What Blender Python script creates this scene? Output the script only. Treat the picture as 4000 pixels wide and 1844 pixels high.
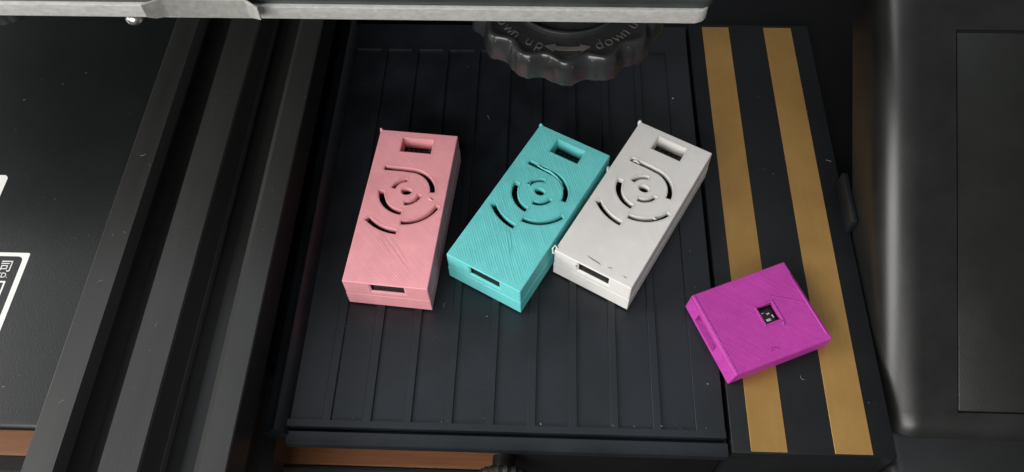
import bpy, bmesh, math, random
from mathutils import Vector, Matrix, Euler

random.seed(7)
U = 0.00092                      # metres per modelling unit (about 0.92 mm)
scene = bpy.context.scene
C = scene.collection
for o in list(bpy.data.objects):
    bpy.data.objects.remove(o)

# ------------------------------------------------------------------ camera
cam_data = bpy.data.cameras.new('camera')
cam = bpy.data.objects.new('camera', cam_data)
C.objects.link(cam)
cam_data.sensor_fit = 'HORIZONTAL'
cam_data.sensor_width = 36.0
cam_data.lens = 36.0 * 3209.0892 / 4000.0
cam_data.clip_start = 0.005
cam_data.clip_end = 20.0
_p, _y, _r = 0.54777, 0.06664, -0.03611
cam.matrix_world = Matrix.Translation((0, 0, 193.168 * U)) @ (
    Matrix.Rotation(_y, 4, 'Z') @ Matrix.Rotation(_p, 4, 'X') @ Matrix.Rotation(_r, 4, 'Z'))
scene.camera = cam

# ------------------------------------------------------------------ light
world = bpy.data.worlds.new('World')
scene.world = world
world.use_nodes = True
bg = world.node_tree.nodes['Background']
bg.inputs[0].default_value = (0.93, 0.97, 1.0, 1)
bg.inputs[1].default_value = 0.13

def area(name, loc, target, size, power, color, size_y=None):
    d = bpy.data.lights.new(name, 'AREA')
    d.energy = power
    d.color = color
    d.size = size * U
    if size_y:
        d.shape = 'RECTANGLE'
        d.size_y = size_y * U
    o = bpy.data.objects.new(name, d)
    C.objects.link(o)
    o.location = Vector(loc) * U
    o.rotation_euler = (Vector(target) - Vector(loc)).to_track_quat('-Z', 'Y').to_euler()
    return o
area('window_light', (-900, 40, 470), (0, 100, 0), 660, 9.6, (1.0, 0.985, 0.955), 580)
area('room_light', (-300, -690, 500), (0, 100, 0), 760, 7.6, (1.0, 0.98, 0.95), 400)
area('ceiling_light', (-180, 420, 900), (-180, 420, 0), 1100, 1.3, (0.86, 0.93, 1.0), 520)

scene.view_settings.view_transform = 'Standard'
scene.view_settings.look = 'None'
scene.view_settings.exposure = 0.0
scene.view_settings.gamma = 1.0
scene.view_settings.use_curve_mapping = False

# ------------------------------------------------------------------ materials
def new_mat(name):
    m = bpy.data.materials.new(name)
    m.use_nodes = True
    nt = m.node_tree
    b = nt.nodes['Principled BSDF']
    return m, nt, b
def N(nt, kind, **kw):
    n = nt.nodes.new(kind)
    for k, v in kw.items():
        setattr(n, k, v)
    return n
def coords(nt, scale=(1, 1, 1), rot=(0, 0, 0)):
    """object coordinates measured in modelling units"""
    tc = N(nt, 'ShaderNodeTexCoord')
    mp = N(nt, 'ShaderNodeMapping')
    mp.inputs['Scale'].default_value = [s / U for s in scale]
    mp.inputs['Rotation'].default_value = rot
    nt.links.new(tc.outputs['Object'], mp.inputs['Vector'])
    return mp.outputs['Vector']
def noise(nt, vec, scale, detail=3, rough=0.6):
    n = N(nt, 'ShaderNodeTexNoise')
    n.inputs['Scale'].default_value = scale
    n.inputs['Detail'].default_value = detail
    n.inputs['Roughness'].default_value = rough
    nt.links.new(vec, n.inputs['Vector'])
    return n.outputs['Fac']
def ramp(nt, fac, p0, c0, p1, c1):
    r = N(nt, 'ShaderNodeValToRGB')
    r.color_ramp.elements[0].position = p0
    r.color_ramp.elements[0].color = (*c0, 1) if len(c0) == 3 else c0
    r.color_ramp.elements[1].position = p1
    r.color_ramp.elements[1].color = (*c1, 1) if len(c1) == 3 else c1
    nt.links.new(fac, r.inputs[0])
    return r.outputs[0]
def math_node(nt, op, a, b=None):
    n = N(nt, 'ShaderNodeMath', operation=op)
    for i, v in enumerate((a, b)):
        if v is None:
            continue
        if isinstance(v, (int, float)):
            n.inputs[i].default_value = v
        else:
            nt.links.new(v, n.inputs[i])
    return n.outputs[0]
def bump(nt, height, strength, dist, bevel=0.0, prev=None):
    b = N(nt, 'ShaderNodeBump')
    b.inputs['Strength'].default_value = strength
    b.inputs['Distance'].default_value = dist * U
    nt.links.new(height, b.inputs['Height'])
    if prev is not None:
        nt.links.new(prev, b.inputs['Normal'])
    elif bevel:
        bv = N(nt, 'ShaderNodeBevel', samples=4)
        bv.inputs['Radius'].default_value = bevel * U
        nt.links.new(bv.outputs['Normal'], b.inputs['Normal'])
    return b.outputs['Normal']

def plastic(name, col, rough=0.45, var=0.35, grain=2.2, bstr=0.25, spec=0.5, bevel=0.0, dust=0.0, stretch=(1, 1, 1)):
    """textured moulded plastic: fine grain relief, uneven sheen, a film of dust"""
    m, nt, b = new_mat(name)
    v = coords(nt, stretch)
    big = noise(nt, v, 0.05, 4, 0.65)
    fine = noise(nt, v, grain, 2, 0.5)
    lo = tuple(c * (1 - var) for c in col)
    hi = tuple(min(1, c * (1 + var)) for c in col)
    base = ramp(nt, big, 0.3, lo, 0.7, hi)
    if dust:
        spk = noise(nt, v, 1.1, 6, 0.8)
        mask = ramp(nt, spk, 0.60, (0, 0, 0), 0.78, (dust, dust, dust))
        mx = N(nt, 'ShaderNodeMix', data_type='RGBA')
        nt.links.new(mask, mx.inputs[0])
        nt.links.new(base, mx.inputs[6])
        mx.inputs[7].default_value = (0.30, 0.29, 0.27, 1)
        base = mx.outputs[2]
    nt.links.new(base, b.inputs['Base Color'])
    rr = ramp(nt, big, 0.3, (rough - 0.25 * var * rough,) * 3, 0.7, (rough + 0.3 * var * rough,) * 3)
    nt.links.new(rr, b.inputs['Roughness'])
    b.inputs['Specular IOR Level'].default_value = spec
    nt.links.new(bump(nt, fine, bstr, 0.06, bevel), b.inputs['Normal'])
    return m

def printed(name, col, line_angle=math.radians(45), size=(22, 48.9), gain=1.0, var=0.10):
    """fused filament: diagonal fill lines on the top, stacked layers on the sides"""
    m, nt, b = new_mat(name)
    v = coords(nt)
    sep = N(nt, 'ShaderNodeSeparateXYZ')
    nt.links.new(v, sep.inputs[0])
    X, Y, Z = sep.outputs
    wob = noise(nt, v, 0.5, 3, 0.6)
    # diagonal fill
    ca, sa = math.cos(line_angle), math.sin(line_angle)
    d = math_node(nt, 'ADD', math_node(nt, 'MULTIPLY', X, ca), math_node(nt, 'MULTIPLY', Y, sa))
    d = math_node(nt, 'ADD', d, math_node(nt, 'MULTIPLY', wob, 0.5))
    tri = math_node(nt, 'PINGPONG', math_node(nt, 'MULTIPLY', d, 1.0), 0.32)
    tri = math_node(nt, 'MULTIPLY', tri, 3.1)
    # every line was laid with a slightly different flow
    lineid = math_node(nt, 'FLOOR', math_node(nt, 'DIVIDE', d, 0.64))
    wn = N(nt, 'ShaderNodeTexWhiteNoise', noise_dimensions='1D')
    nt.links.new(lineid, wn.inputs['W'])
    fill = math_node(nt, 'ADD', math_node(nt, 'MULTIPLY', tri, 0.6), math_node(nt, 'MULTIPLY', wn.outputs['Value'], 0.8))
    # perimeter: distance to the outer edge, fill lines turning round leave a dotted row
    ex = math_node(nt, 'SUBTRACT', size[0] / 2, math_node(nt, 'ABSOLUTE', X))
    ey = math_node(nt, 'SUBTRACT', size[1] / 2, math_node(nt, 'ABSOLUTE', Y))
    e = math_node(nt, 'MINIMUM', ex, ey)
    per = math_node(nt, 'LESS_THAN', e, 1.35)
    pertri = math_node(nt, 'MULTIPLY', math_node(nt, 'PINGPONG', e, 0.25), 3.0)
    seam = math_node(nt, 'LESS_THAN', math_node(nt, 'ABSOLUTE', math_node(nt, 'SUBTRACT', e, 1.5)), 0.17)
    dots = math_node(nt, 'GREATER_THAN', noise(nt, v, 1.6, 1, 0.5), 0.52)
    seam = math_node(nt, 'MULTIPLY', seam, dots)
    mixh = N(nt, 'ShaderNodeMix', data_type='FLOAT')
    nt.links.new(per, mixh.inputs[0]); nt.links.new(fill, mixh.inputs[2]); nt.links.new(pertri, mixh.inputs[3])
    top_h = math_node(nt, 'SUBTRACT', mixh.outputs[0], math_node(nt, 'MULTIPLY', seam, 9.0))
    # layers on the sides
    zl = math_node(nt, 'ADD', Z, math_node(nt, 'MULTIPLY', noise(nt, v, 0.25, 2, 0.5), 0.12))
    lay = math_node(nt, 'MULTIPLY', math_node(nt, 'PINGPONG', zl, 0.16), 5.0)
    lid_ = math_node(nt, 'FLOOR', math_node(nt, 'DIVIDE', zl, 0.32))
    wn2 = N(nt, 'ShaderNodeTexWhiteNoise', noise_dimensions='1D')
    nt.links.new(lid_, wn2.inputs['W'])
    side_h = math_node(nt, 'ADD', math_node(nt, 'MULTIPLY', lay, 0.6), math_node(nt, 'MULTIPLY', wn2.outputs['Value'], 0.9))
    geo = N(nt, 'ShaderNodeNewGeometry')
    tcn = N(nt, 'ShaderNodeTexCoord')
    sn = N(nt, 'ShaderNodeSeparateXYZ'); nt.links.new(tcn.outputs['Normal'], sn.inputs[0])
    istop = math_node(nt, 'GREATER_THAN', sn.outputs[2], 0.7)
    mh = N(nt, 'ShaderNodeMix', data_type='FLOAT')
    side_h = math_node(nt, 'MULTIPLY', math_node(nt, 'ADD', side_h, math_node(nt, 'MULTIPLY', noise(nt, coords(nt, (0.12, 0.12, 2.2)), 1.0, 3, 0.7), 2.6)), 1.5 / gain)
    nt.links.new(istop, mh.inputs[0]); nt.links.new(side_h, mh.inputs[2]); nt.links.new(top_h, mh.inputs[3])
    blob = noise(nt, v, 1.3, 4, 0.7)
    height = math_node(nt, 'ADD', mh.outputs[0], math_node(nt, 'MULTIPLY', blob, 0.5))
    nt.links.new(bump(nt, height, 0.55 * gain, 0.09, 0.28), b.inputs['Normal'])
    big = noise(nt, v, 0.09, 4, 0.6)
    lo = tuple(c * (1 - var) for c in col); hi = tuple(min(1, c * (1 + var * 0.6)) for c in col)
    base = ramp(nt, big, 0.3, lo, 0.7, hi)
    pal = N(nt, 'ShaderNodeMix', data_type='RGBA')
    patch = noise(nt, v, 0.35, 4, 0.7)
    amt = math_node(nt, 'ADD', math_node(nt, 'MULTIPLY', wn.outputs['Value'], 0.05), math_node(nt, 'MULTIPLY', math_node(nt, 'MAXIMUM', math_node(nt, 'SUBTRACT', patch, 0.5), 0.0), 0.5))
    nt.links.new(amt, pal.inputs[0]); nt.links.new(base, pal.inputs[6])
    pal.inputs[7].default_value = (*[min(1.0, c_ * 1.25 + 0.07) for c_ in col], 1)
    nt.links.new(pal.outputs[2], b.inputs['Base Color'])
    nt.links.new(ramp(nt, patch, 0.3, (0.38,) * 3, 0.7, (0.6,) * 3), b.inputs['Roughness'])
    b.inputs['Specular IOR Level'].default_value = 0.35
    b.inputs['Subsurface Weight'].default_value = 0.12
    b.inputs['Subsurface Radius'].default_value = (1.2 * U, 0.9 * U, 0.8 * U)
    b.inputs['Subsurface Scale'].default_value = 1.0
    return m

def metal(name, col, rough, grain=1.5, bstr=0.3, stretch=(1, 1, 1), var=0.12, metallic=1.0, bevel=0.1):
    m, nt, b = new_mat(name)
    v = coords(nt, stretch)
    n = noise(nt, v, grain, 4, 0.6)
    nt.links.new(ramp(nt, n, 0.3, tuple(c * (1 - var) for c in col), 0.7, tuple(min(1, c * (1 + var)) for c in col)), b.inputs['Base Color'])
    b.inputs['Metallic'].default_value = metallic
    nt.links.new(ramp(nt, n, 0.3, (rough - 0.05,) * 3, 0.7, (rough + 0.07,) * 3), b.inputs['Roughness'])
    nt.links.new(bump(nt, n, bstr, 0.08, bevel), b.inputs['Normal'])
    return m

def wood(name):
    m, nt, b = new_mat(name)
    v = coords(nt, (0.05, 1, 1))
    n = noise(nt, v, 0.9, 6, 0.65)
    nt.links.new(ramp(nt, n, 0.3, (0.145, 0.052, 0.016), 0.72, (0.24, 0.095, 0.034)), b.inputs['Base Color'])
    b.inputs['Roughness'].default_value = 0.55
    nt.links.new(bump(nt, n, 0.2, 0.1), b.inputs['Normal'])
    return m

M = {
    'mat': plastic('ribbed_black_plastic', (0.010, 0.0125, 0.0165), 0.40, 0.4, 2.4, 0.35, 0.46, 0.0, 0.03),
    'block': plastic('side_block_plastic', (0.006, 0.007, 0.008), 0.48, 0.25, 2.4, 0.3, 0.4, 0.15, 0.03),
    'body': plastic('base_plastic', (0.004, 0.004, 0.005), 0.5, 0.2, 2.0, 0.3, 0.3),
    'housing': plastic('housing_plastic', (0.010, 0.010, 0.0098), 0.34, 0.3, 2.6, 0.3, 0.55, 0.0, 0.03),
    'screen': plastic('screen_panel', (0.009, 0.0098, 0.008), 0.38, 0.2, 2.6, 0.35, 0.40, 0.0, 0.03),
    'plate': plastic('painted_steel', (0.006, 0.0075, 0.0078), 0.36, 0.12, 2.4, 0.5, 0.38, 0.0, 0.05),
    'rail': plastic('black_anodised', (0.024, 0.024, 0.0235), 0.40, 0.3, 2.0, 0.3, 0.50, 0.0, 0.05, (1, 0.12, 1)),
    'gold': None,
    'knob': plastic('glossy_black_plastic', (0.024, 0.026, 0.026), 0.26, 0.3, 0.6, 0.2, 0.6, 0.3),
    'relief': plastic('raised_lettering_edge_light', (0.10, 0.094, 0.086), 0.4, 0.35, 1.5, 0.4, 0.5),  # lettering is black plastic; paler tone stands in for edges catching light
    'alu': metal('rough_aluminium', (0.60, 0.60, 0.575), 0.44, 1.4, 0.8, (0.5, 1, 1), metallic=0.35),
    'steel': metal('clip_steel', (0.52, 0.51, 0.48), 0.40, 0.7, 0.25, metallic=0.55),
    'glass': plastic('coated_glass', (0.030, 0.036, 0.034), 0.35, 0.5, 0.9, 0.6, 0.5, 0.0, 0.25),
    'board': plastic('circuit_board', (0.010, 0.011, 0.012), 0.35, 0.2, 2.0, 0.2),
    'chip': plastic('chip_black', (0.016, 0.016, 0.017), 0.4, 0.2),
    'solder': metal('solder', (0.72, 0.71, 0.68), 0.28),
    'port': metal('port_shell', (0.07, 0.065, 0.06), 0.35),
    'white_ink': plastic('white_print', (0.78, 0.78, 0.75), 0.5, 0.06, 1.0, 0.1),
    'dust': plastic('dust', (0.32, 0.31, 0.29), 0.8, 0.4),
    'wood': wood('table_wood'),
    'floor': plastic('dark_floor', (0.012, 0.011, 0.010), 0.8),
    'pink': printed('pink_filament', (0.80, 0.345, 0.38), gain=0.42),
    'teal': printed('teal_filament', (0.15, 0.60, 0.60), gain=0.9),
    'white': printed('white_filament', (0.70, 0.68, 0.66), gain=0.22, var=0.05),
    'magenta': printed('magenta_filament', (0.44, 0.042, 0.325), math.radians(35), (28.0, 23.3), 0.8),
    'smudge': plastic('grey_smudge', (0.16, 0.14, 0.13), 0.7),
    'brown': plastic('brown_smudge', (0.40, 0.25, 0.20), 0.7),
}
m, nt, b = new_mat('gold_stripe')
v = coords(nt, (1, 0.03, 1))
n1 = noise(nt, v, 2.5, 3, 0.6)
v2 = coords(nt)
n2 = noise(nt, v2, 0.05, 3, 0.6)
mxn = math_node(nt, 'ADD', math_node(nt, 'MULTIPLY', n1, 0.22), math_node(nt, 'MULTIPLY', n2, 0.78))
nt.links.new(ramp(nt, mxn, 0.35, (0.38, 0.212, 0.058), 0.65, (0.47, 0.272, 0.085)), b.inputs['Base Color'])
b.inputs['Metallic'].default_value = 0.5
b.inputs['Roughness'].default_value = 0.46
nt.links.new(bump(nt, n1, 0.25, 0.05), b.inputs['Normal'])
M['gold'] = m

# ------------------------------------------------------------------ mesh helpers
def link(name, me, mat=None, parent=None, loc=(0, 0, 0), rot=(0, 0, 0), objmat=False):
    o = bpy.data.objects.new(name, me)
    C.objects.link(o)
    o.location = Vector(loc) * U
    o.rotation_euler = rot
    if parent is not None:
        o.parent = parent
    if mat is not None:
        if objmat:
            if not me.materials:
                me.materials.append(None)
            o.material_slots[0].link = 'OBJECT'
            o.material_slots[0].material = M[mat]
        elif not me.materials:
            me.materials.append(M[mat])
    return o
def empty(name, loc=(0, 0, 0), rot=(0, 0, 0), parent=None):
    o = bpy.data.objects.new(name, None)
    C.objects.link(o)
    o.empty_display_size = 0.005
    o.location = Vector(loc) * U
    o.rotation_euler = rot
    if parent is not None:
        o.parent = parent
    return o
def tag(o, label=None, cat=None, group=None, kind=None):
    if label: o['label'] = label
    if cat: o['category'] = cat
    if group: o['group'] = group
    if kind: o['kind'] = kind
    return o
def to_mesh(bm, name, smooth=None):
    bmesh.ops.scale(bm, vec=(U, U, U), verts=bm.verts)
    bmesh.ops.recalc_face_normals(bm, faces=bm.faces)
    me = bpy.data.meshes.new(name)
    bm.to_mesh(me); bm.free()
    if smooth is not None:
        for p in me.polygons: p.use_smooth = True
        me.set_sharp_from_angle(angle=math.radians(smooth))
    return me
def bm_box(bm, x0, x1, y0, y1, z0, z1, bev=0.0, seg=2):
    vs = [bm.verts.new(p) for p in ((x0,y0,z0),(x1,y0,z0),(x1,y1,z0),(x0,y1,z0),(x0,y0,z1),(x1,y0,z1),(x1,y1,z1),(x0,y1,z1))]
    fs = [bm.faces.new([vs[i] for i in f]) for f in ((0,3,2,1),(4,5,6,7),(0,1,5,4),(1,2,6,5),(2,3,7,6),(3,0,4,7))]
    if bev:
        es = list({e for f in fs for e in f.edges})
        bmesh.ops.bevel(bm, geom=es, offset=bev, segments=seg, profile=0.5, affect='EDGES')
    return fs
def box(name, dims, mat, parent=None, bev=0.0, seg=2, loc=(0, 0, 0), rot=(0, 0, 0)):
    bm = bmesh.new()
    bm_box(bm, *dims, bev=bev, seg=seg)
    return link(name, to_mesh(bm, name, (20 if seg == 1 else 40) if bev else None), mat, parent, loc, rot)
def bm_prism(bm, pts, z0, z1):
    lo = [bm.verts.new((p[0], p[1], z0)) for p in pts]
    hi = [bm.verts.new((p[0], p[1], z1)) for p in pts]
    n = len(pts)
    bm.faces.new(lo[::-1]); bm.faces.new(hi)
    for i in range(n):
        bm.faces.new((lo[i], lo[(i+1) % n], hi[(i+1) % n], hi[i]))
def strip_outline(path, w):
    """closed outline of a band of width w along a polyline"""
    L, Rr = [], []
    for i, p in enumerate(path):
        a = Vector(path[max(0, i-1)]); c = Vector(path[min(len(path)-1, i+1)])
        t = (c - a).normalized(); n = Vector((-t.y, t.x))
        L.append(Vector(p) + n * w/2); Rr.append(Vector(p) - n * w/2)
    return [tuple(q) for q in L + Rr[::-1]]
def arc(cx, cy, r, a0, a1, n=14):
    return [(cx + r*math.cos(math.radians(a0+(a1-a0)*i/n)), cy + r*math.sin(math.radians(a0+(a1-a0)*i/n))) for i in range(n+1)]
def boolean(me, cutter_me, op='DIFFERENCE'):
    a = bpy.data.objects.new('tmp_a', me); c = bpy.data.objects.new('tmp_c', cutter_me)
    C.objects.link(a); C.objects.link(c)
    md = a.modifiers.new('b', 'BOOLEAN'); md.operation = op; md.object = c; md.solver = 'EXACT'
    dg = bpy.context.evaluated_depsgraph_get()
    out = bpy.data.meshes.new_from_object(a.evaluated_get(dg))
    bpy.data.objects.remove(a); bpy.data.objects.remove(c)
    return out
def bm_tube(bm, path, r, seg=6):
    rings = []
    for i, p in enumerate(path):
        a = Vector(path[max(0, i-1)]); c = Vector(path[min(len(path)-1, i+1)])
        t = (c - a).normalized()
        up = Vector((0, 0, 1)) if abs(t.z) < 0.9 else Vector((1, 0, 0))
        s = t.cross(up).normalized(); w = s.cross(t)
        rr = r[i] if isinstance(r, (list, tuple)) else r
        rings.append([bm.verts.new(Vector(p) + (s*math.cos(k*2*math.pi/seg) + w*math.sin(k*2*math.pi/seg))*rr) for k in range(seg)])
    for A, B in zip(rings, rings[1:]):
        for k in range(seg):
            bm.faces.new((A[k], A[(k+1) % seg], B[(k+1) % seg], B[k]))
    bm.faces.new(rings[0][::-1]); bm.faces.new(rings[-1])
def profile_y(name, prof, y0, y1, mat, parent, smooth=35):
    """closed (x, z) profile pushed along y"""
    bm = bmesh.new()
    A = [bm.verts.new((x, y0, z)) for x, z in prof]; B = [bm.verts.new((x, y1, z)) for x, z in prof]
    n = len(prof)
    bm.faces.new(A); bm.faces.new(B[::-1])
    for i in range(n):
        bm.faces.new((A[i], A[(i+1) % n], B[(i+1) % n], B[i]))
    return link(name, to_mesh(bm, name, smooth), mat, parent)
def text_mesh(s, size, depth, mat, thin=0.0):
    cu = bpy.data.curves.new('txt', 'FONT')
    cu.body = s; cu.size = size * U; cu.extrude = depth * U; cu.offset = thin * U; cu.align_x = 'CENTER'; cu.align_y = 'CENTER'
    o = bpy.data.objects.new('txt', cu); C.objects.link(o)
    dg = bpy.context.evaluated_depsgraph_get()
    me = bpy.data.meshes.new_from_object(o.evaluated_get(dg))
    bpy.data.objects.remove(o)
    me.materials.clear(); me.materials.append(M[mat])
    return me

# ------------------------------------------------------------------ setting
t = box('table', (-420, 420, 62.5, 460, -47, -35), 'wood', bev=1.0)
tag(t, kind='structure')
bx = box('edge_blackout', (-420, 420, 61.7, 62.45, -47.2, -34.9), 'floor', t)  # dark strip added to black out the lit wood of the front edge
bm = bmesh.new(); bm_box(bm, -900, 900, -700, 900, -262, -260)
tag(link('floor', to_mesh(bm, 'floor'), 'floor'), kind='structure')

# ------------------------------------------------------------------ printer base
base = empty('printer_base', (0, 75, -35))
tag(base, 'black printer base with slotted aluminium rail, striped side block and angled screen housing', 'printer')
OFF = Vector((0, -75, 35))
def B(o):                       # parts are modelled in scene coordinates
    o.location = o.location + OFF * U
    return o
B(box('base_body', (-170, 190, 80, 420, -33, -4.2), 'body', base, 1.0))

# rail: two T-slots, three lands on top
zt, sl = 18.0, 9.7
prof = [(-110.9, -22), (-66.2, -22), (-66.2, -12), (-68.5, -9.5), (-70.5, -9.5), (-70.5, 4.5), (-68.5, 4.5), (-66.2, 7.0), (-66.2, zt-0.3), (-66.5, zt)]
prof += [(-72.2, zt), (-74.2, 15.6), (-74.2, 14.6), (-70.4, 14.6), (-70.4, 11.5), (-74.5, 7.6), (-80.6, 7.6), (-84.7, 10.5), (-84.7, 12.6), (-82.6, 13.0), (-82.0, 12.2), (-82.6, 12.6), (-83.6, 14.2), (-85.1, 17.6), (-85.5, zt)]
prof += [(-94.0, zt), (-94.1, 17.8), (-93.6, 14.6), (-92.4, 14.6), (-92.4, 11.5), (-96.5, 7.6), (-102.0, 7.6), (-106.0, 11.5), (-106.0, 14.6), (-102.2, 14.6), (-102.2, 15.6), (-103.8, zt)]
prof += [(-110.5, zt), (-110.9, zt-0.4)]
B(profile_y('slotted_rail', prof, 26, 420, 'rail', base, 20))

# left cover plate with printed labels
bm = bmesh.new()
pts = [(56.6, 10.4), (55.9, 10.9), (55.8, 11.5), (56.1, 12.2), (56.8, 12.75), (57.7, 13.0), (330, 13.0), (330, 10.6)]
A = [bm.verts.new((-330, y, z)) for y, z in pts]; D = [bm.verts.new((-111.2, y, z)) for y, z in pts]
bm.faces.new(A); bm.faces.new(D[::-1])
for i in range(len(pts)):
    bm.faces.new((A[i], A[(i+1) % len(pts)], D[(i+1) % len(pts)], D[i]))
plate = B(link('cover_plate', to_mesh(bm, 'cover_plate', 60), 'plate', base))
def rrect(x0, x1, y0, y1, r, n=5):
    out = []
    for cx, cy, a in ((x1-r, y0+r, -90), (x1-r, y1-r, 0), (x0+r, y1-r, 90), (x0+r, y0+r, 180)):
        out += arc(cx, cy, r, a, a+90, n)
    return out
def decal(name, outer, inner, z, parent, mat='white_ink', th=0.06):
    bm = bmesh.new()
    if inner is None:
        bm_prism(bm, outer, z, z + th)
    else:
        n = len(outer)
        def ring(p, zz): return [bm.verts.new((q[0], q[1], zz)) for q in p]
        ol, oh, il, ih = ring(outer, z), ring(outer, z+th), ring(inner, z), ring(inner, z+th)
        for i in range(n):
            j = (i+1) % n
            bm.faces.new((ol[i], ol[j], oh[j], oh[i])); bm.faces.new((ih[i], ih[j], il[j], il[i]))
            bm.faces.new((oh[i], oh[j], ih[j], ih[i])); bm.faces.new((ol[j], ol[i], il[i], il[j]))
    return link(name, to_mesh(bm, name), mat, parent)
decal('label_frame', rrect(-196, -130.75, 74, 101.5, 0.5), rrect(-194, -132.2, 75.4, 100.45, 1.4), 13.02, plate)
decal('label_box', rrect(-190, -134.3, 78, 93.25, 0.15), rrect(-189.6, -134.75, 78.4, 92.8, 0.1), 13.02, plate)
tag(decal('white_label', rrect(-190, -145.2, 108, 125.7, 1.3), None, 13.02, plate), 'plain white label with rounded corner')
for s, x, y, size in (('公司', -137.6, 97.35, 3.6), ('LTD.', -136.4, 94.85, 2.0)):
    link('lettering', text_mesh(s, size, 0.03, 'white_ink'), None, plate, (x, y, 13.05))

# block with the two gold stripes, right of the mat
block = B(box('side_block', (46.4, 84.8, 59.0, 199.5, -30, -0.02), 'block', base, 0.35))
for x0, x1 in ((50.8, 59.3), (70.4, 79.2)):
    box('gold_stripe', (x0, x1, 59.4, 198.2, -0.06, 0.16), 'gold', block, 0.05, 1)
# dark drawer front, also standing in for wood in shadow, with the tension knob
B(box('drawer_front', (-9, 46.2, 60.4, 79.5, -34.9, -4.6), 'body', base, 0.8))
def lathe_y(bm, prof, cx, cz, seg=48, wave=None):
    rings = []
    for r, y in prof:
        rings.append([bm.verts.new((cx + (r + (wave(k) if wave and r > 5.5 else 0))*math.cos(2*math.pi*k/seg), y, cz + (r + (wave(k) if wave and r > 5.5 else 0))*math.sin(2*math.pi*k/seg))) for k in range(seg)])
    for A, D in zip(rings, rings[1:]):
        for k in range(seg):
            bm.faces.new((A[k], A[(k+1) % seg], D[(k+1) % seg], D[k]))
    bm.faces.new(rings[0][::-1]); bm.faces.new(rings[-1])
bm = bmesh.new()
lathe_y(bm, [(2.9, 60.6), (2.9, 57.0), (5.6, 56.9), (6.1, 56.4), (6.2, 55.6), (6.2, 48), (5.8, 47.2)], -8.1, -14.5, 72, lambda k: 0.25*math.cos(k*2*math.pi/4))
B(tag(link('tension_knob', to_mesh(bm, 'tension_knob', 40), 'rail', base), 'dark grey fluted knob at the front'))

# angled screen housing
hs = empty('screen_housing', (0, 0, 0), parent=base)
th = math.radians(28.5)
HM = Matrix.Translation(Vector((85.2, 77.8 - 2.3*math.sin(th), -1.5 + 2.3*math.cos(th))) * U) @ Matrix.Rotation(th, 4, 'X')
bpy.data.objects.remove(hs)
# profile in the housing's own frame: x across, z out of the panel; top plane z=0
r = 9.0
pr = [(0, -21.5), (0, -r)] + [(r - r*math.cos(a*math.pi/2/10), -r + r*math.sin(a*math.pi/2/10)) for a in range(1, 11)] + [(70, 0), (70, -21.5)]
bm = bmesh.new()
rows = []
for k in range(9):
    a = k/8*math.pi/2
    q = 1 - k/8; y = -8.9 - 11.5*q; dz = -7.5*q**1.5
    rows.append([bm.verts.new((x, y, (z + dz) if z > -21.4 else -21.5)) for x, z in pr])
for y in (-6.5, 20, 60, 100, 140, 190):
    rows.append([bm.verts.new((x, y, z)) for x, z in pr])
n = len(pr)
for A, D in zip(rows, rows[1:]):
    for i in range(n):
        bm.faces.new((A[i], A[(i+1) % n], D[(i+1) % n], D[i]))
bm.faces.new(rows[0]); bm.faces.new(rows[-1][::-1])
me = to_mesh(bm, 'screen_housing', 50)
# recess for the screen
cut = bmesh.new(); bm_box(cut, 17.4, 62, -6.2, 88.6, -0.9, 3)
me = boolean(me, to_mesh(cut, 'cut'))
for p in me.polygons: p.use_smooth = True
me.set_sharp_from_angle(angle=math.radians(45))
house = link('screen_housing', me, 'housing', base)
house.matrix_local = Matrix.Translation(OFF * U) @ HM
box('screen', (17.8, 61.6, -5.9, 88.0, -1.2, -0.35), 'screen', house, 0.3)
B(box('front_shelf', (85.4, 200, 44, 70, -33, -7.0), 'housing', base, 3.5, 5))
bm = bmesh.new()
bm_box(bm, 83.3, 85.1, 121, 137, -0.6, 5.6, 0.4)
lt = B(link('latch', to_mesh(bm, 'latch', 40), 'block', base))

# ------------------------------------------------------------------ ribbed mat
mat_ = empty('ribbed_mat', (0, 62, -4))
tag(mat_, 'black ribbed plastic mat lying between the slotted rail and gold striped block', 'mat')
MO = Vector((0, -62, 4))
def MT(o):
    o.location = o.location + MO * U
    return o
MT(box('mat_floor', (-61.5, 45.3, 63.6, 197, -4, -0.72), 'mat', mat_))
edges = [(-60.2, -52.4), (-50.2, -42.6), (-40.3, -32.5), (-30.5, -22.5), (-20.5, -12.4), (-10.4, -2.4), (-0.3, 7.8), (9.8, 17.9), (19.8, 28.1), (30.1, 38.3)]
yb, yt = 64.1, 187.0
for y0_, y1_ in ((62.4, yb), (yt, 198)):
    MT(box('border', (-61.5, 45.3, y0_, y1_, -4, 0.0), 'mat', mat_))
for (a, b_), (c, d) in zip(edges, edges[1:]):
    MT(box('rib', (b_, c, yb - 0.25, yt + 0.25, -0.95, -0.015), 'mat', mat_, 0.10, 1))
MT(box('rib', (38.3, 45.25, yb - 0.25, yt + 0.25, -0.95, -0.015), 'mat', mat_, 0.10, 1))
MT(profile_y('side_lip', [(-66.0, -4), (-60.2, -4), (-60.2, -0.6), (-61.0, 0.5), (-61.6, 2.4), (-62.6, 3.2), (-63.6, 2.6), (-64.0, 0.6), (-66.0, 0.2)], 60.5, 197, 'mat', mat_, 50))
lip = [(58.4, -4.2), (58.4, -1.6), (58.7, -1.1), (59.2, -0.95), (61.4, -0.95), (61.6, -2.4), (63.6, -2.6), (63.6, -4.2)]
bm = bmesh.new()
A = [bm.verts.new((-60.5, y, z)) for y, z in lip]; D = [bm.verts.new((45.6, y, z)) for y, z in lip]
bm.faces.new(A); bm.faces.new(D[::-1])
for i in range(len(lip)):
    bm.faces.new((A[i], A[(i+1) % len(lip)], D[(i+1) % len(lip)], D[i]))
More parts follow.
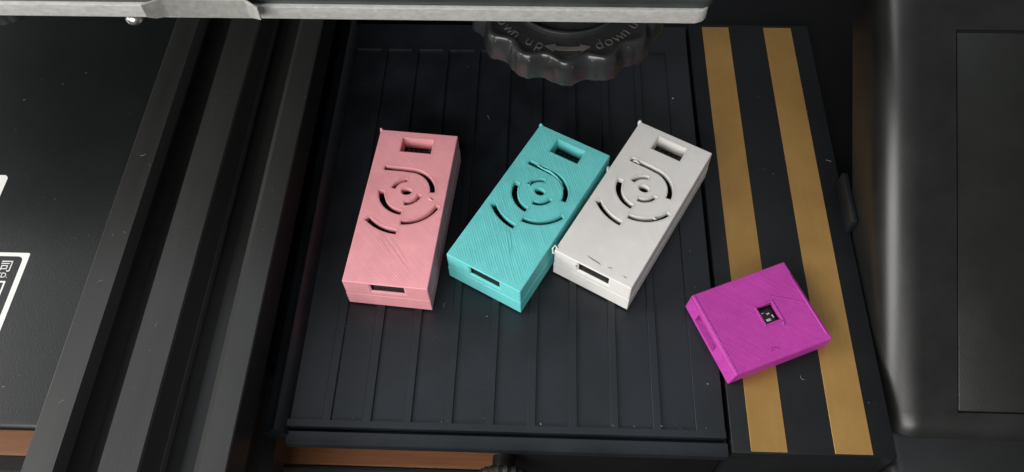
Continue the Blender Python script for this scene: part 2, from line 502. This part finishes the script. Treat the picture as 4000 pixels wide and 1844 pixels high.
MT(link('front_lip', to_mesh(bm, 'front_lip', 30), 'mat', mat_))

# ------------------------------------------------------------------ heated bed
bed = empty('heated_bed', (-60, 126, 72))
tag(bed, 'heated bed with rough aluminium edge and dark glass top above the mat', 'printer bed')
BO = Vector((60, -126, -72))
def BD(o):
    o.location = o.location + BO * U
    return o
def plate_mesh(name, x0, x1, y0, y1, z0, z1, rad, bev):
    bm = bmesh.new()
    bm_prism(bm, rrect(x0, x1, y0, y1, rad, 6), z0, z1)
    es = [e for e in bm.edges if abs(e.verts[0].co.z - e.verts[1].co.z) < 1e-6]
    bmesh.ops.bevel(bm, geom=es, offset=bev, segments=2, profile=0.5, affect='EDGES')
    return to_mesh(bm, name, 40)
BD(link('aluminium_plate', plate_mesh('aluminium_plate', -222, 33.0, 125.4, 380, 72, 75.2, 2.4, 0.3), 'alu', bed))
BD(link('glass_plate', plate_mesh('glass_plate', -221, 33.8, 126.3, 379, 75.25, 77.3, 2.2, 0.35), 'glass', bed))
bm = bmesh.new()
bmesh.ops.create_uvsphere(bm, u_segments=20, v_segments=10, radius=2.0)
for v_ in bm.verts: v_.co.z *= 0.8
BD(link('bolt', to_mesh(bm, 'bolt', 60), 'solder', bed, (-89.5, 131.0, 66.5)))
BD(box('carriage', (-150, -8, 190, 330, 56, 59), 'body', bed, 0.5))

def make_knob():
    seg = 240
    bm = bmesh.new()
    lob, nub = 14, 28
    def rw(a, amp): return amp*math.cos(lob*(a + math.radians(91.6)))
    def nubf(a): return max(0.0, math.cos(nub*(a + math.radians(91.6 - 4))))**6
    prof = [(14.0, -0.2, 0), (19.6, -0.2, 0.15), (20.7, -0.15, 0.9), (21.4, 0.3, 1.0), (22.0, 0.3, 1.0), (22.5, -0.2, 1.0), (22.9, -1.4, 1.0), (23.2, -2.8, 0.9), (23.5, -5.0, 0.8), (23.6, -6.5, 0.8), (22.8, -6.8, 0.8), (14, -6.8, 0)]
    rings = []
    for i, (rr, z, am) in enumerate(prof):
        ring = []
        for k in range(seg):
            a = 2*math.pi*k/seg
            q = rr + rw(a, 1.05)*am
            if i in (6, 7): q += 0.45*nubf(a)
            if i in (8, 9, 10): q += (0.30 if nubf(a) > 0.02 else 0.0)
            ring.append(bm.verts.new((q*math.cos(a), q*math.sin(a), z)))
        rings.append(ring)
    for A, D in zip(rings, rings[1:]):
        for k in range(seg):
            bm.faces.new((A[k], A[(k+1) % seg], D[(k+1) % seg], D[k]))
    bm.faces.new(rings[0][::-1]); bm.faces.new(rings[-1])
    return to_mesh(bm, 'levelling_knob', 60)
knob_me = make_knob()
bm = bmesh.new()
pr2 = [(14.9, -0.3), (14.9, 1.0), (14.5, 1.3), (13.9, 1.0), (13.7, -0.1), (6.5, -0.1), (6.5, 6), (5.5, 6.5)]
rings = [[bm.verts.new((q*math.cos(2*math.pi*k/96), q*math.sin(2*math.pi*k/96), z)) for k in range(96)] for q, z in pr2]
for A, D in zip(rings, rings[1:]):
    for k in range(96):
        bm.faces.new((A[k], A[(k+1) % 96], D[(k+1) % 96], D[k]))
bm.faces.new(rings[-1])
hub_me = to_mesh(bm, 'hub', 50)
bm = bmesh.new()
bmesh.ops.create_uvsphere(bm, u_segments=12, v_segments=8, radius=0.62)
stud_me = to_mesh(bm, 'stud', 60)
letters = {}
def letter(ch):
    if ch not in letters:
        letters[ch] = text_mesh(ch, 4.3, 0.10, 'relief', -0.07)
    return letters[ch]
# double-headed arrow bent along the circle
def arrow_mesh():
    bm = bmesh.new()
    ra, hw, hh = 18.6, 0.55, 1.25
    a0, a1, ah = -107.5, -73.5, 7.5
    inner = arc(0, 0, ra - hw, a0 + ah, a1 - ah, 10); outer = arc(0, 0, ra + hw, a1 - ah, a0 + ah, 10)
    def P(rr, a): return (rr*math.cos(math.radians(a)), rr*math.sin(math.radians(a)))
    pts = inner + [P(ra - hh, a1 - ah), P(ra, a1), P(ra + hh, a1 - ah)] + outer + [P(ra + hh, a0 + ah), P(ra, a0), P(ra - hh, a0 + ah)]
    bm_prism(bm, pts, -0.15, 0.05)
    return to_mesh(bm, 'arrow')
arrow_me = arrow_mesh()
def knob(loc, rotz, label):
    k = BD(link('levelling_knob', knob_me, 'knob', bed, loc, (0, 0, rotz)))
    tag(k, label)
    link('hub', hub_me, 'knob', k)
    link('arrow', arrow_me, 'relief', k)
    def word(w, a0, step):
        for i, ch in enumerate(w):
            a = math.radians(a0 + i*step + (1.2 if ch in 'wm' else 0))
            link('raised_letter', letter(ch), None, k, (18.6*math.cos(a), 18.6*math.sin(a), -0.08), (0, 0, a + math.pi/2))
    word('up', -119.5, 8.2)
    word('down', -67.0, 7.6)
    word('up', -34.0, 8.2)
    word('down', -157.0, 8.2)
    for q in range(28):
        a = 2*math.pi*q/28 - math.radians(91.6 - 4)
        if -math.pi < math.atan2(math.sin(a), math.cos(a)) < 0.3:
            rr = 22.5 + 1.05*math.cos(14*(a + math.radians(91.6)))
            link('stud', stud_me, 'knob', k, (rr*math.cos(a), rr*math.sin(a), -1.3))
    return k
knob((5.7, 158, 50), 0.0, 'glossy black knob with raised up and down lettering')
knob((-153.0, 170, 50), 0.85, 'black knob in deep shade at the left')

# clip on the bed edge
bm = bmesh.new()
plan = [(-80.8, 122.0), (-79.5, 122.8), (-77.6, 124.2), (-77.0, 124.4), (-60.8, 124.4), (-60.2, 124.1), (-57.4, 121.9)]
tops = [78.3, 78.3, 78.0, 77.75, 77.75, 77.75, 77.9]
bots = [75.2, 74.1, 73.4, 73.2, 73.2, 73.3, 74.9]
fr, bk = [], []
for (x, y), zt_, zb_ in zip(plan, tops, bots):
    fr.append((bm.verts.new((x, y, zb_)), bm.verts.new((x, y, zt_))))
    bk.append((bm.verts.new((x, y + 0.5, zb_)), bm.verts.new((x, y + 0.5, zt_))))
for i in range(len(plan) - 1):
    bm.faces.new((fr[i][0], fr[i+1][0], fr[i+1][1], fr[i][1]))
    bm.faces.new((bk[i][1], bk[i+1][1], bk[i+1][0], bk[i][0]))
    bm.faces.new((fr[i][1], fr[i+1][1], bk[i+1][1], bk[i][1]))
    bm.faces.new((fr[i][0], bk[i][0], bk[i+1][0], fr[i+1][0]))
for i in (0, len(plan) - 1):
    bm.faces.new((fr[i][0], fr[i][1], bk[i][1], bk[i][0]))
bm_box(bm, -76.8, -61.0, 124.6, 140, 77.35, 77.75, 0.1)
bm_box(bm, -76.8, -61.0, 124.6, 125.3, 73.3, 77.4)
bmesh.ops.translate(bm, verts=bm.verts, vec=(70, -124, -70))
clip = link('bed_clip', to_mesh(bm, 'bed_clip', 30), 'steel', None, (-70, 124, 70))
tag(clip, 'bent steel spring clip gripping the edge of the heated bed', 'clip')

# ------------------------------------------------------------------ printed cases
L, W, H, SEAM = 48.9, 22.0, 11.4, 5.15
cx, cy = 0.15, 4.3
slots = [
    strip_outline(arc(cx, cy, 3.75, 97, 170), 1.15),
    strip_outline(arc(cx, cy, 3.85, -88, -10), 1.15),
    strip_outline(arc(cx, cy, 6.75, -177, -91), 1.5),
    strip_outline([(-7.3, cy + 7.1), (-4.0, cy + 7.1), (-1.5, cy + 7.1)] + arc(cx, cy, 7.0, 92, 3, 18), 1.35),
    strip_outline(arc(cx, cy, 12.9, -133, -91), 1.45),
    strip_outline(arc(cx, cy, 9.9, -88, -22), 1.3),
    [(cx + 1.45*math.cos(k*math.pi/10), cy + 1.1*math.sin(k*math.pi/10)) for k in range(20)],
]
bm = bmesh.new(); bm_box(bm, -W/2, W/2, -L/2, L/2, SEAM + 0.16, H, 0.22, 2)
lid_me = to_mesh(bm, 'lid')
bm = bmesh.new(); bm_box(bm, -W/2+1.5, W/2-1.5, -L/2+1.5, L/2-1.5, SEAM - 1, H - 1.7)
lid_me = boolean(lid_me, to_mesh(bm, 'c'))
bm = bmesh.new()                                   # shaft round the window
bm_box(bm, -5.6, 5.9, 16.2, 23.4, 6.9, H - 1.0)
lid_me = boolean(lid_me, to_mesh(bm, 'c'), 'UNION')
bm = bmesh.new()
for s in slots:
    bm_prism(bm, s, H - 3.2, H + 2)
lid_me = boolean(lid_me, to_mesh(bm, 'c'))
bm = bmesh.new(); bm_box(bm, -4.2, 4.5, 17.4, 22.2, 4, H + 2)
lid_me = boolean(lid_me, to_mesh(bm, 'c'))
bm = bmesh.new()                                   # port opening with a flared surround
bm_box(bm, -3.9, 4.7, -L/2 - 2, -L/2 + 4, 7.3, 10.9)
lid_me = boolean(lid_me, to_mesh(bm, 'c'))
bm = bmesh.new()
o_ = [(-4.7, 6.3), (5.5, 6.3), (5.5, 10.95), (-4.7, 10.95)]; i_ = [(-3.9, 7.3), (4.7, 7.3), (4.7, 10.9), (-3.9, 10.9)]
A = [bm.verts.new((x, -L/2 - 0.2, z)) for x, z in o_]; D = [bm.verts.new((x, -L/2 + 0.3, z)) for x, z in i_]
bm.faces.new(A[::-1]); bm.faces.new(D)
for k in range(4): bm.faces.new((A[k], A[(k+1) % 4], D[(k+1) % 4], D[k]))
lid_me = boolean(lid_me, to_mesh(bm, 'c'))
bm = bmesh.new(); bm_box(bm, -5.4, 6.2, -L/2 + 0.55, -L/2 + 3, 5, 10.95)
lid_me = boolean(lid_me, to_mesh(bm, 'c'))
bm = bmesh.new(); bm_box(bm, -W/2-0.07, W/2+0.07, -L/2-0.07, L/2+0.07, 0, SEAM, 0.10, 2)
base_me = to_mesh(bm, 'bottom_shell')
bm = bmesh.new(); bm_box(bm, -W/2+1.8, W/2-1.8, -L/2+1.8, L/2-1.8, 1.6, SEAM + 2)
base_me = boolean(base_me, to_mesh(bm, 'c'))
for me in (lid_me, base_me):
    me.materials.clear()
bm = bmesh.new(); bm_box(bm, -8.6, 8.6, -21.8, 22.4, 5.6, 6.6)
board_me = to_mesh(bm, 'circuit_board')
bm = bmesh.new(); bm_box(bm, -3.85, 4.65, -23.75, -17, 6.65, 9.6, 0.3)
port_me = to_mesh(bm, 'usb_port', 40)
bm = bmesh.new(); bm_box(bm, -3.3, 4.1, -23.86, -23.76, 7.5, 9.1, 0.02, 1)
tongue_me = to_mesh(bm, 'port_tongue')
chip_bm = bmesh.new()
for (x, y, sx, sy, z) in ((0, 3, 5, 5, 8.0), (-5.5, -3, 1.6, 2.4, 7.6), (5.2, 8, 1.4, 2.2, 7.6), (2.0, -7, 2.2, 1.6, 7.6)):
    bm_box(chip_bm, x-sx/2, x+sx/2, y-sy/2, y+sy/2, 6.6, z)
chip_me = to_mesh(chip_bm, 'chip')
pad_bm = bmesh.new()
rr = random.Random(3)
for k in range(6):
    bm_box(pad_bm, -3.6 + k*1.45 + rr.random()*0.5, -3.0 + k*1.45 + rr.random()*0.9, 21.3 + rr.random()*0.3, 21.8 + rr.random()*0.4, 6.6, 6.7)
for k in range(90):
    x, y = rr.uniform(-9, 9), rr.uniform(-10, 15)
    hgt = rr.uniform(6.8, 9.3)
    bm_box(pad_bm, x, x + rr.uniform(0.15, 0.55), y, y + rr.uniform(0.15, 0.5), 6.6, hgt)
pad_me = to_mesh(pad_bm, 'solder_pads')

pin_bm = bmesh.new()
for k in range(9):
    bm_box(pin_bm, -3.1 + k*0.8, -2.75 + k*0.8 + rr.random()*0.15, -23.95, -23.87, 7.7 + rr.random()*0.5, 8.5 + rr.random()*0.4)
pins_me = to_mesh(pin_bm, 'contact_pins')
# each opening is outlined by a slightly proud perimeter line of filament
def grow(pts, d):
    n = len(pts); out = []
    area2 = sum(pts[i][0]*pts[(i+1) % n][1] - pts[(i+1) % n][0]*pts[i][1] for i in range(n))
    sg = 1 if area2 > 0 else -1
    for i in range(n):
        a, p, c = Vector(pts[i-1]), Vector(pts[i]), Vector(pts[(i+1) % n])
        t1, t2 = (p - a).normalized(), (c - p).normalized()
        n1, n2 = Vector((t1.y, -t1.x))*sg, Vector((t2.y, -t2.x))*sg
        m_ = (n1 + n2)
        m_ = m_.normalized() / max(0.5, m_.length/2) if m_.length > 0.1 else n1
        out.append(p + m_*d)
    return out
rim_mes = []
for sl_ in slots + [[(-4.2, 17.4), (4.5, 17.4), (4.5, 22.2), (-4.2, 22.2)]]:
    g = grow(sl_, 0.34)
    bm = bmesh.new()
    path = [(q.x, q.y, H - 0.05) for q in g]
    bm_tube(bm, path + [path[0]], [0.085 + 0.035*rr.random() for _ in range(len(path) + 1)], 6)
    rim_mes.append(to_mesh(bm, 'slot_rim', 60))

def blob_mesh(name, pts, r):
    bm = bmesh.new(); bm_tube(bm, pts, r, 7)
    return to_mesh(bm, name, 60)
def case(x, y, a, mat, label, extras):
    e = empty(mat + '_case' if False else 'sensor_case', (x, y, 0.0), (0, 0, a))
    tag(e, label, 'case', 'long printed cases with ring slots')
    lid = link('lid', lid_me, mat, e, objmat=True)
    link('bottom_shell', base_me, mat, e, objmat=True)
    bd = link('circuit_board', board_me, 'board', e)
    link('chip', chip_me, 'chip', bd)
    tag(link('solder_pads', pad_me, 'relief', bd), kind='stuff')
    p = link('usb_port', port_me, 'port', e)
    tg = link('port_tongue', tongue_me, 'chip', p)
    tag(link('contact_pins', pins_me, 'port', p), kind='stuff')
    for rm in rim_mes:
        link('slot_rim', rm, mat, lid, objmat=True)
    for nm, pts, r, mt in extras:
        link(nm, blob_mesh(nm, pts, r), mt, lid)
    return e
W2, L2 = W/2, L/2
case(-36.77, 119.73, -0.086, 'pink', 'salmon pink printed case standing apart on the left of the mat', [
    ('corner_spur', [(-W2+0.2, L2-0.3, H-1.2), (-W2+0.1, L2+0.05, H-0.2), (-W2-0.05, L2+0.15, H+0.35)], [0.5, 0.45, 0.2], 'pink'),
    ('filament_string', [(6.2, 3.0, H-0.4), (7.0, 2.4, H+0.15), (7.6, 2.2, H-0.1)], [0.25, 0.3, 0.2], 'pink'),
    ('filament_string', [(-3.6, -9.5, H-0.02), (0.2, -14.0, H+0.01), (5.2, -19.6, H-0.02)], [0.05, 0.09, 0.05], 'pink'),
    ('filament_string', [(-2.2, -9.3, H-0.02), (1.4, -13.4, H+0.01), (4.4, -17.0, H-0.02)], [0.04, 0.07, 0.04], 'pink'),
    ('filament_string', [(-4.2, -10.6, H-0.02), (-1.8, -13.4, H+0.01), (-0.2, -15.2, H-0.02)], [0.04, 0.07, 0.04], 'pink'),
])
case(-2.672, 121.034, -0.500, 'teal', 'turquoise printed case in the middle, touching the white one', [
    ('corner_spur', [(-W2+0.3, L2-0.4, H-1.2), (-W2+0.2, L2-0.1, H-0.3), (-W2+0.15, L2+0.05, H+0.25)], [0.6, 0.6, 0.3], 'teal'),
    ('filament_string', [(-4.6, cy+7.4, H-0.1), (-2.6, cy+7.0, H), (-0.6, cy+7.2, H-0.1), (1.6, cy+6.6, H-0.2), (3.6, cy+5.7, H-0.4), (5.2, cy+4.2, H-0.6)], [0.3, 0.22, 0.4, 0.3, 0.3, 0.15], 'teal'),
    ('filament_string', [(-3.9, cy+0.6, H-0.3), (-3.3, cy+0.4, H), (-3.5, cy+1.6, H-0.2)], [0.2, 0.3, 0.2], 'teal'),
    ('filament_string', [(-2.2, -9.6, H-0.02), (1.6, -14.6, H+0.01), (4.6, -18.0, H-0.02)], [0.06, 0.11, 0.05], 'teal'),
    ('filament_string', [(-1.4, -9.2, H-0.02), (1.0, -12.4, H+0.01), (3.4, -15.6, H-0.02)], [0.05, 0.10, 0.05], 'teal'),
])
case(25.171, 122.649, -0.509, 'white', 'off-white printed case with grey scuffs beside the gold stripe', [
    ('corner_spur', [(-W2+0.1, L2-0.4, H-1.2), (-W2-0.05, L2-0.1, H-0.3), (-W2-0.1, L2+0.1, H+0.3)], [0.6, 0.6, 0.3], 'white'),
    ('filament_string', [(-W2+0.5, -L2+0.9, H-0.2), (-W2-0.5, -L2+1.2, H+0.3), (-W2-0.7, -L2+0.3, H-0.2), (-W2-0.3, -L2-0.3, H-1.2), (-W2+0.2, -L2+0.2, H-1.6)], [0.3, 0.22, 0.22, 0.3, 0.3], 'white'),
    ('filament_string', [(-W2, 6.4, H-0.6), (-W2-0.35, 5.6, H-0.1), (-W2+0.1, 4.6, H-0.3)], [0.3, 0.4, 0.3], 'white'),
    ('filament_string', [(-6.6, cy+7.0, H-0.3), (-5.6, cy+7.2, H), (-4.6, cy+6.9, H-0.3)], [0.15, 0.3, 0.15], 'white'),
    ('filament_string', [(6.4, cy-6.9, H-0.4), (7.0, cy-7.2, H+0.1), (7.2, cy-6.6, H-0.2)], [0.2, 0.35, 0.2], 'white'),
    ('scuff', [(-3.0, -21.6, H-0.02), (-1.4, -21.9, H), (0.6, -22.1, H), (1.2, -22.3, H-0.02)], [0.06, 0.14, 0.12, 0.04], 'smudge'),
    ('scuff', [(3.0, -22.0, H-0.02), (3.8, -21.8, H), (4.2, -21.7, H-0.02)], [0.05, 0.12, 0.05], 'smudge'),
    ('scuff', [(7.4, -22.2, H-0.02), (8.2, -22.3, H), (8.6, -22.2, H-0.02)], [0.05, 0.12, 0.05], 'smudge'),
    ('scuff', [(-4.5, -L2-0.0, 9.6), (-4.5, -L2-0.02, 9.0), (-4.4, -L2, 8.6)], [0.12, 0.22, 0.12], 'brown'),
])

# square magenta case
ml, mw, mh = 28.0, 23.35, 5.3
mag = empty('square_case', (55.25, 92.0, 0.17), (0.010, -0.004, 0.400))
tag(mag, 'magenta printed square case with a small window, lying across the gold stripes', 'case')
bm = bmesh.new()
bm_prism(bm, [(-ml/2, -mw/2), (ml/2, -mw/2), (ml/2, mw/2), (-ml/2, mw/2)], 0, mh)
for v_ in bm.verts:
    if v_.co.z < 1: 
        v_.co.y *= 0.985
        if v_.co.x > 0: v_.co.x -= 0.3
    elif v_.co.x < 0: v_.co.x += 1.1
bmesh.ops.bevel(bm, geom=[e for e in bm.edges], offset=0.35, segments=3, profile=0.5, affect='EDGES')
me = to_mesh(bm, 'square_shell')
bm = bmesh.new(); bm_box(bm, -ml/2+1.3, ml/2-1.6, -mw/2+1.6, mw/2-1.6, 1.0, mh-1.2)
me = boolean(me, to_mesh(bm, 'c'))
bm = bmesh.new(); bm_box(bm, 0.6, 4.9, -2.4, 2.5, 3, mh + 2)
me = boolean(me, to_mesh(bm, 'c'))
bm = bmesh.new(); bm_box(bm, -ml/2-2, -ml/2+3, -2.8, 6.6, 0.9, 3.9)
me = boolean(me, to_mesh(bm, 'c'))
me.materials.clear()
shell = link('shell', me, 'magenta', mag, objmat=True)
bm = bmesh.new()
for a_ in ((0.05, 0.6, -2.95, 3.05), (4.9, 5.45, -2.95, 3.05), (0.6, 4.9, -2.95, -2.4), (0.6, 4.9, 2.5, 3.05)):
    bm_box(bm, *a_, mh - 0.6, mh + 0.14)
link('window_rim', to_mesh(bm, 'window_rim'), 'magenta', shell)
bm = bmesh.new()
for k in range(3):                                  # stepped outer walls of the left side
    bm_box(bm, -ml/2 + 0.85 + 0.34*k, -ml/2 + 1.3 + 0.34*k, -mw/2 + 0.5, mw/2 - 0.5, mh - 0.8, mh - 0.18 + 0.12*k, 0.08, 1)
link('edge_bead', to_mesh(bm, 'edge_bead', 50), 'magenta', shell)
bm = bmesh.new(); bm_box(bm, ml/2 - 1.0, ml/2 - 0.45, -mw/2 + 1.5, 8, mh - 0.4, mh + 0.12, 0.1, 1)
link('edge_bead', to_mesh(bm, 'edge_bead', 50), 'magenta', shell)
for pts, rd in (([(5.6, 4.2, mh-0.05), (8, 2.6, mh+0.03), (11.5, 0.2, mh+0.03), (12.6, -0.6, mh-0.05)], 0.13),
                ([(4.6, -4.1, mh-0.05), (4.9, -3.7, mh+0.1), (5.0, -3.3, mh)], 0.25),
                ([(-2.0, -9.0, mh-0.05), (-1.4, -8.6, mh+0.1), (-0.4, -8.9, mh+0.1), (0.2, -9.2, mh)], 0.22)):
    link('filament_string', blob_mesh('filament_string', pts, rd), 'magenta', shell)
box('usb_port', (-11.6, -6, -2.7, 6.5, 0.95, 3.85), 'chip', mag, 0.2)  # dark box added behind the side slot, standing in for its shaded inside
bdm = box('circuit_board', (-5.8, 12, -9.6, 9.6, 1.3, 3.3), 'board', mag)
bm = bmesh.new()
for (x, y, sx, sy, hh) in ((2.6, -1.0, 1.3, 0.8, 0.5), (3.3, 0.6, 0.9, 0.5, 0.5), (1.5, -1.4, 0.3, 0.3, 0.2), (2.1, 1.2, 0.7, 0.3, 0.3), (4.2, -0.4, 0.4, 1.0, 0.4), (1.1, -0.6, 0.3, 0.3, 0.3)):
    bm_box(bm, x - sx/2, x + sx/2, y - sy/2, y + sy/2, 3.3, 3.3 + hh*0.6, 0.05, 1)
tag(link('solder_pads', to_mesh(bm, 'solder_pads'), 'solder', bdm), kind='stuff')

# ------------------------------------------------------------------ dust and crumbs
rd = random.Random(11)
bm = bmesh.new()
def fleck(x, y, z, s, el=1.0):
    a = rd.uniform(0, math.pi)
    d = Vector((math.cos(a), math.sin(a), 0)) * s * el
    n = Vector((-math.sin(a), math.cos(a), 0)) * s * 0.45
    p = Vector((x, y, z))
    vs = [bm.verts.new(p + q) for q in (d, n, -d*0.8, -n, Vector((0, 0, s*0.5)))]
    for i in range(4):
        bm.faces.new((vs[i], vs[(i+1) % 4], vs[4]))
    bm.faces.new(vs[:4][::-1])
for k in range(44):
    fleck(rd.uniform(-50, 44), rd.uniform(65, 180), 0.0, 0.04 + 0.12*rd.random()**2, rd.uniform(0.8, 2))
for k in range(26):
    fleck(rd.uniform(47, 84), rd.uniform(61, 190), 0.01, rd.uniform(0.06, 0.14), rd.uniform(0.8, 2))
for k in range(46):
    fleck(rd.uniform(-160, -113), rd.uniform(60, 170), 13.01, 0.05 + 0.14*rd.random()**2, rd.uniform(0.8, 2.5))
for k in range(26):
    fleck(rd.choice((-107, -90, -69)) + rd.uniform(-3, 3), rd.uniform(45, 180), 18.0, rd.uniform(0.06, 0.2), rd.uniform(0.8, 2.5))
for k in range(26):
    fleck(rd.uniform(-51, 44), 64.6 + 1.5*rd.random()**2, 0.0 if rd.random() < 0.5 else -0.7, 0.04 + 0.1*rd.random()**2, rd.uniform(0.8, 3))
for x, y, s in ((39.5, 168, 0.5), (24.5, 146, 0.35), (-13.5, 93, 0.3), (1.0, 64.6, 0.35), (41, 103, 0.25), (40.5, 114, 0.25), (42, 76, 0.3)):
    fleck(x, y, 0.0, s)
ox = Vector((0, 60, 0))
bmesh.ops.translate(bm, verts=bm.verts, vec=-ox)
for k in range(9):
    reg = rd.choice(((-48, 43, 66, 180, 0.02), (-48, 43, 66, 120, 0.02), (-150, -113, 62, 160, 13.03), (-109, -68, 50, 160, 18.03), (48, 82, 62, 180, 0.22)))
    x, y = rd.uniform(reg[0], reg[1]), rd.uniform(reg[2], reg[3])
    a, c = rd.uniform(0, 6.28), rd.uniform(-0.9, 0.9)
    if reg[4] > 17: x = rd.choice((-107, -90, -69)) + rd.uniform(-2, 2)
    pth = []
    for i in range(6):
        pth.append((x, y - 60, reg[4] + 0.03)); x += 0.32*math.cos(a); y += 0.32*math.sin(a); a += c*0.5
    bm_tube(bm, pth, 0.035, 4)
dust = link('dust_flecks', to_mesh(bm, 'dust_flecks'), 'dust', None, ox)
tag(dust, 'pale dust flecks scattered over the black mat, rail and plate', 'dust', kind='stuff')
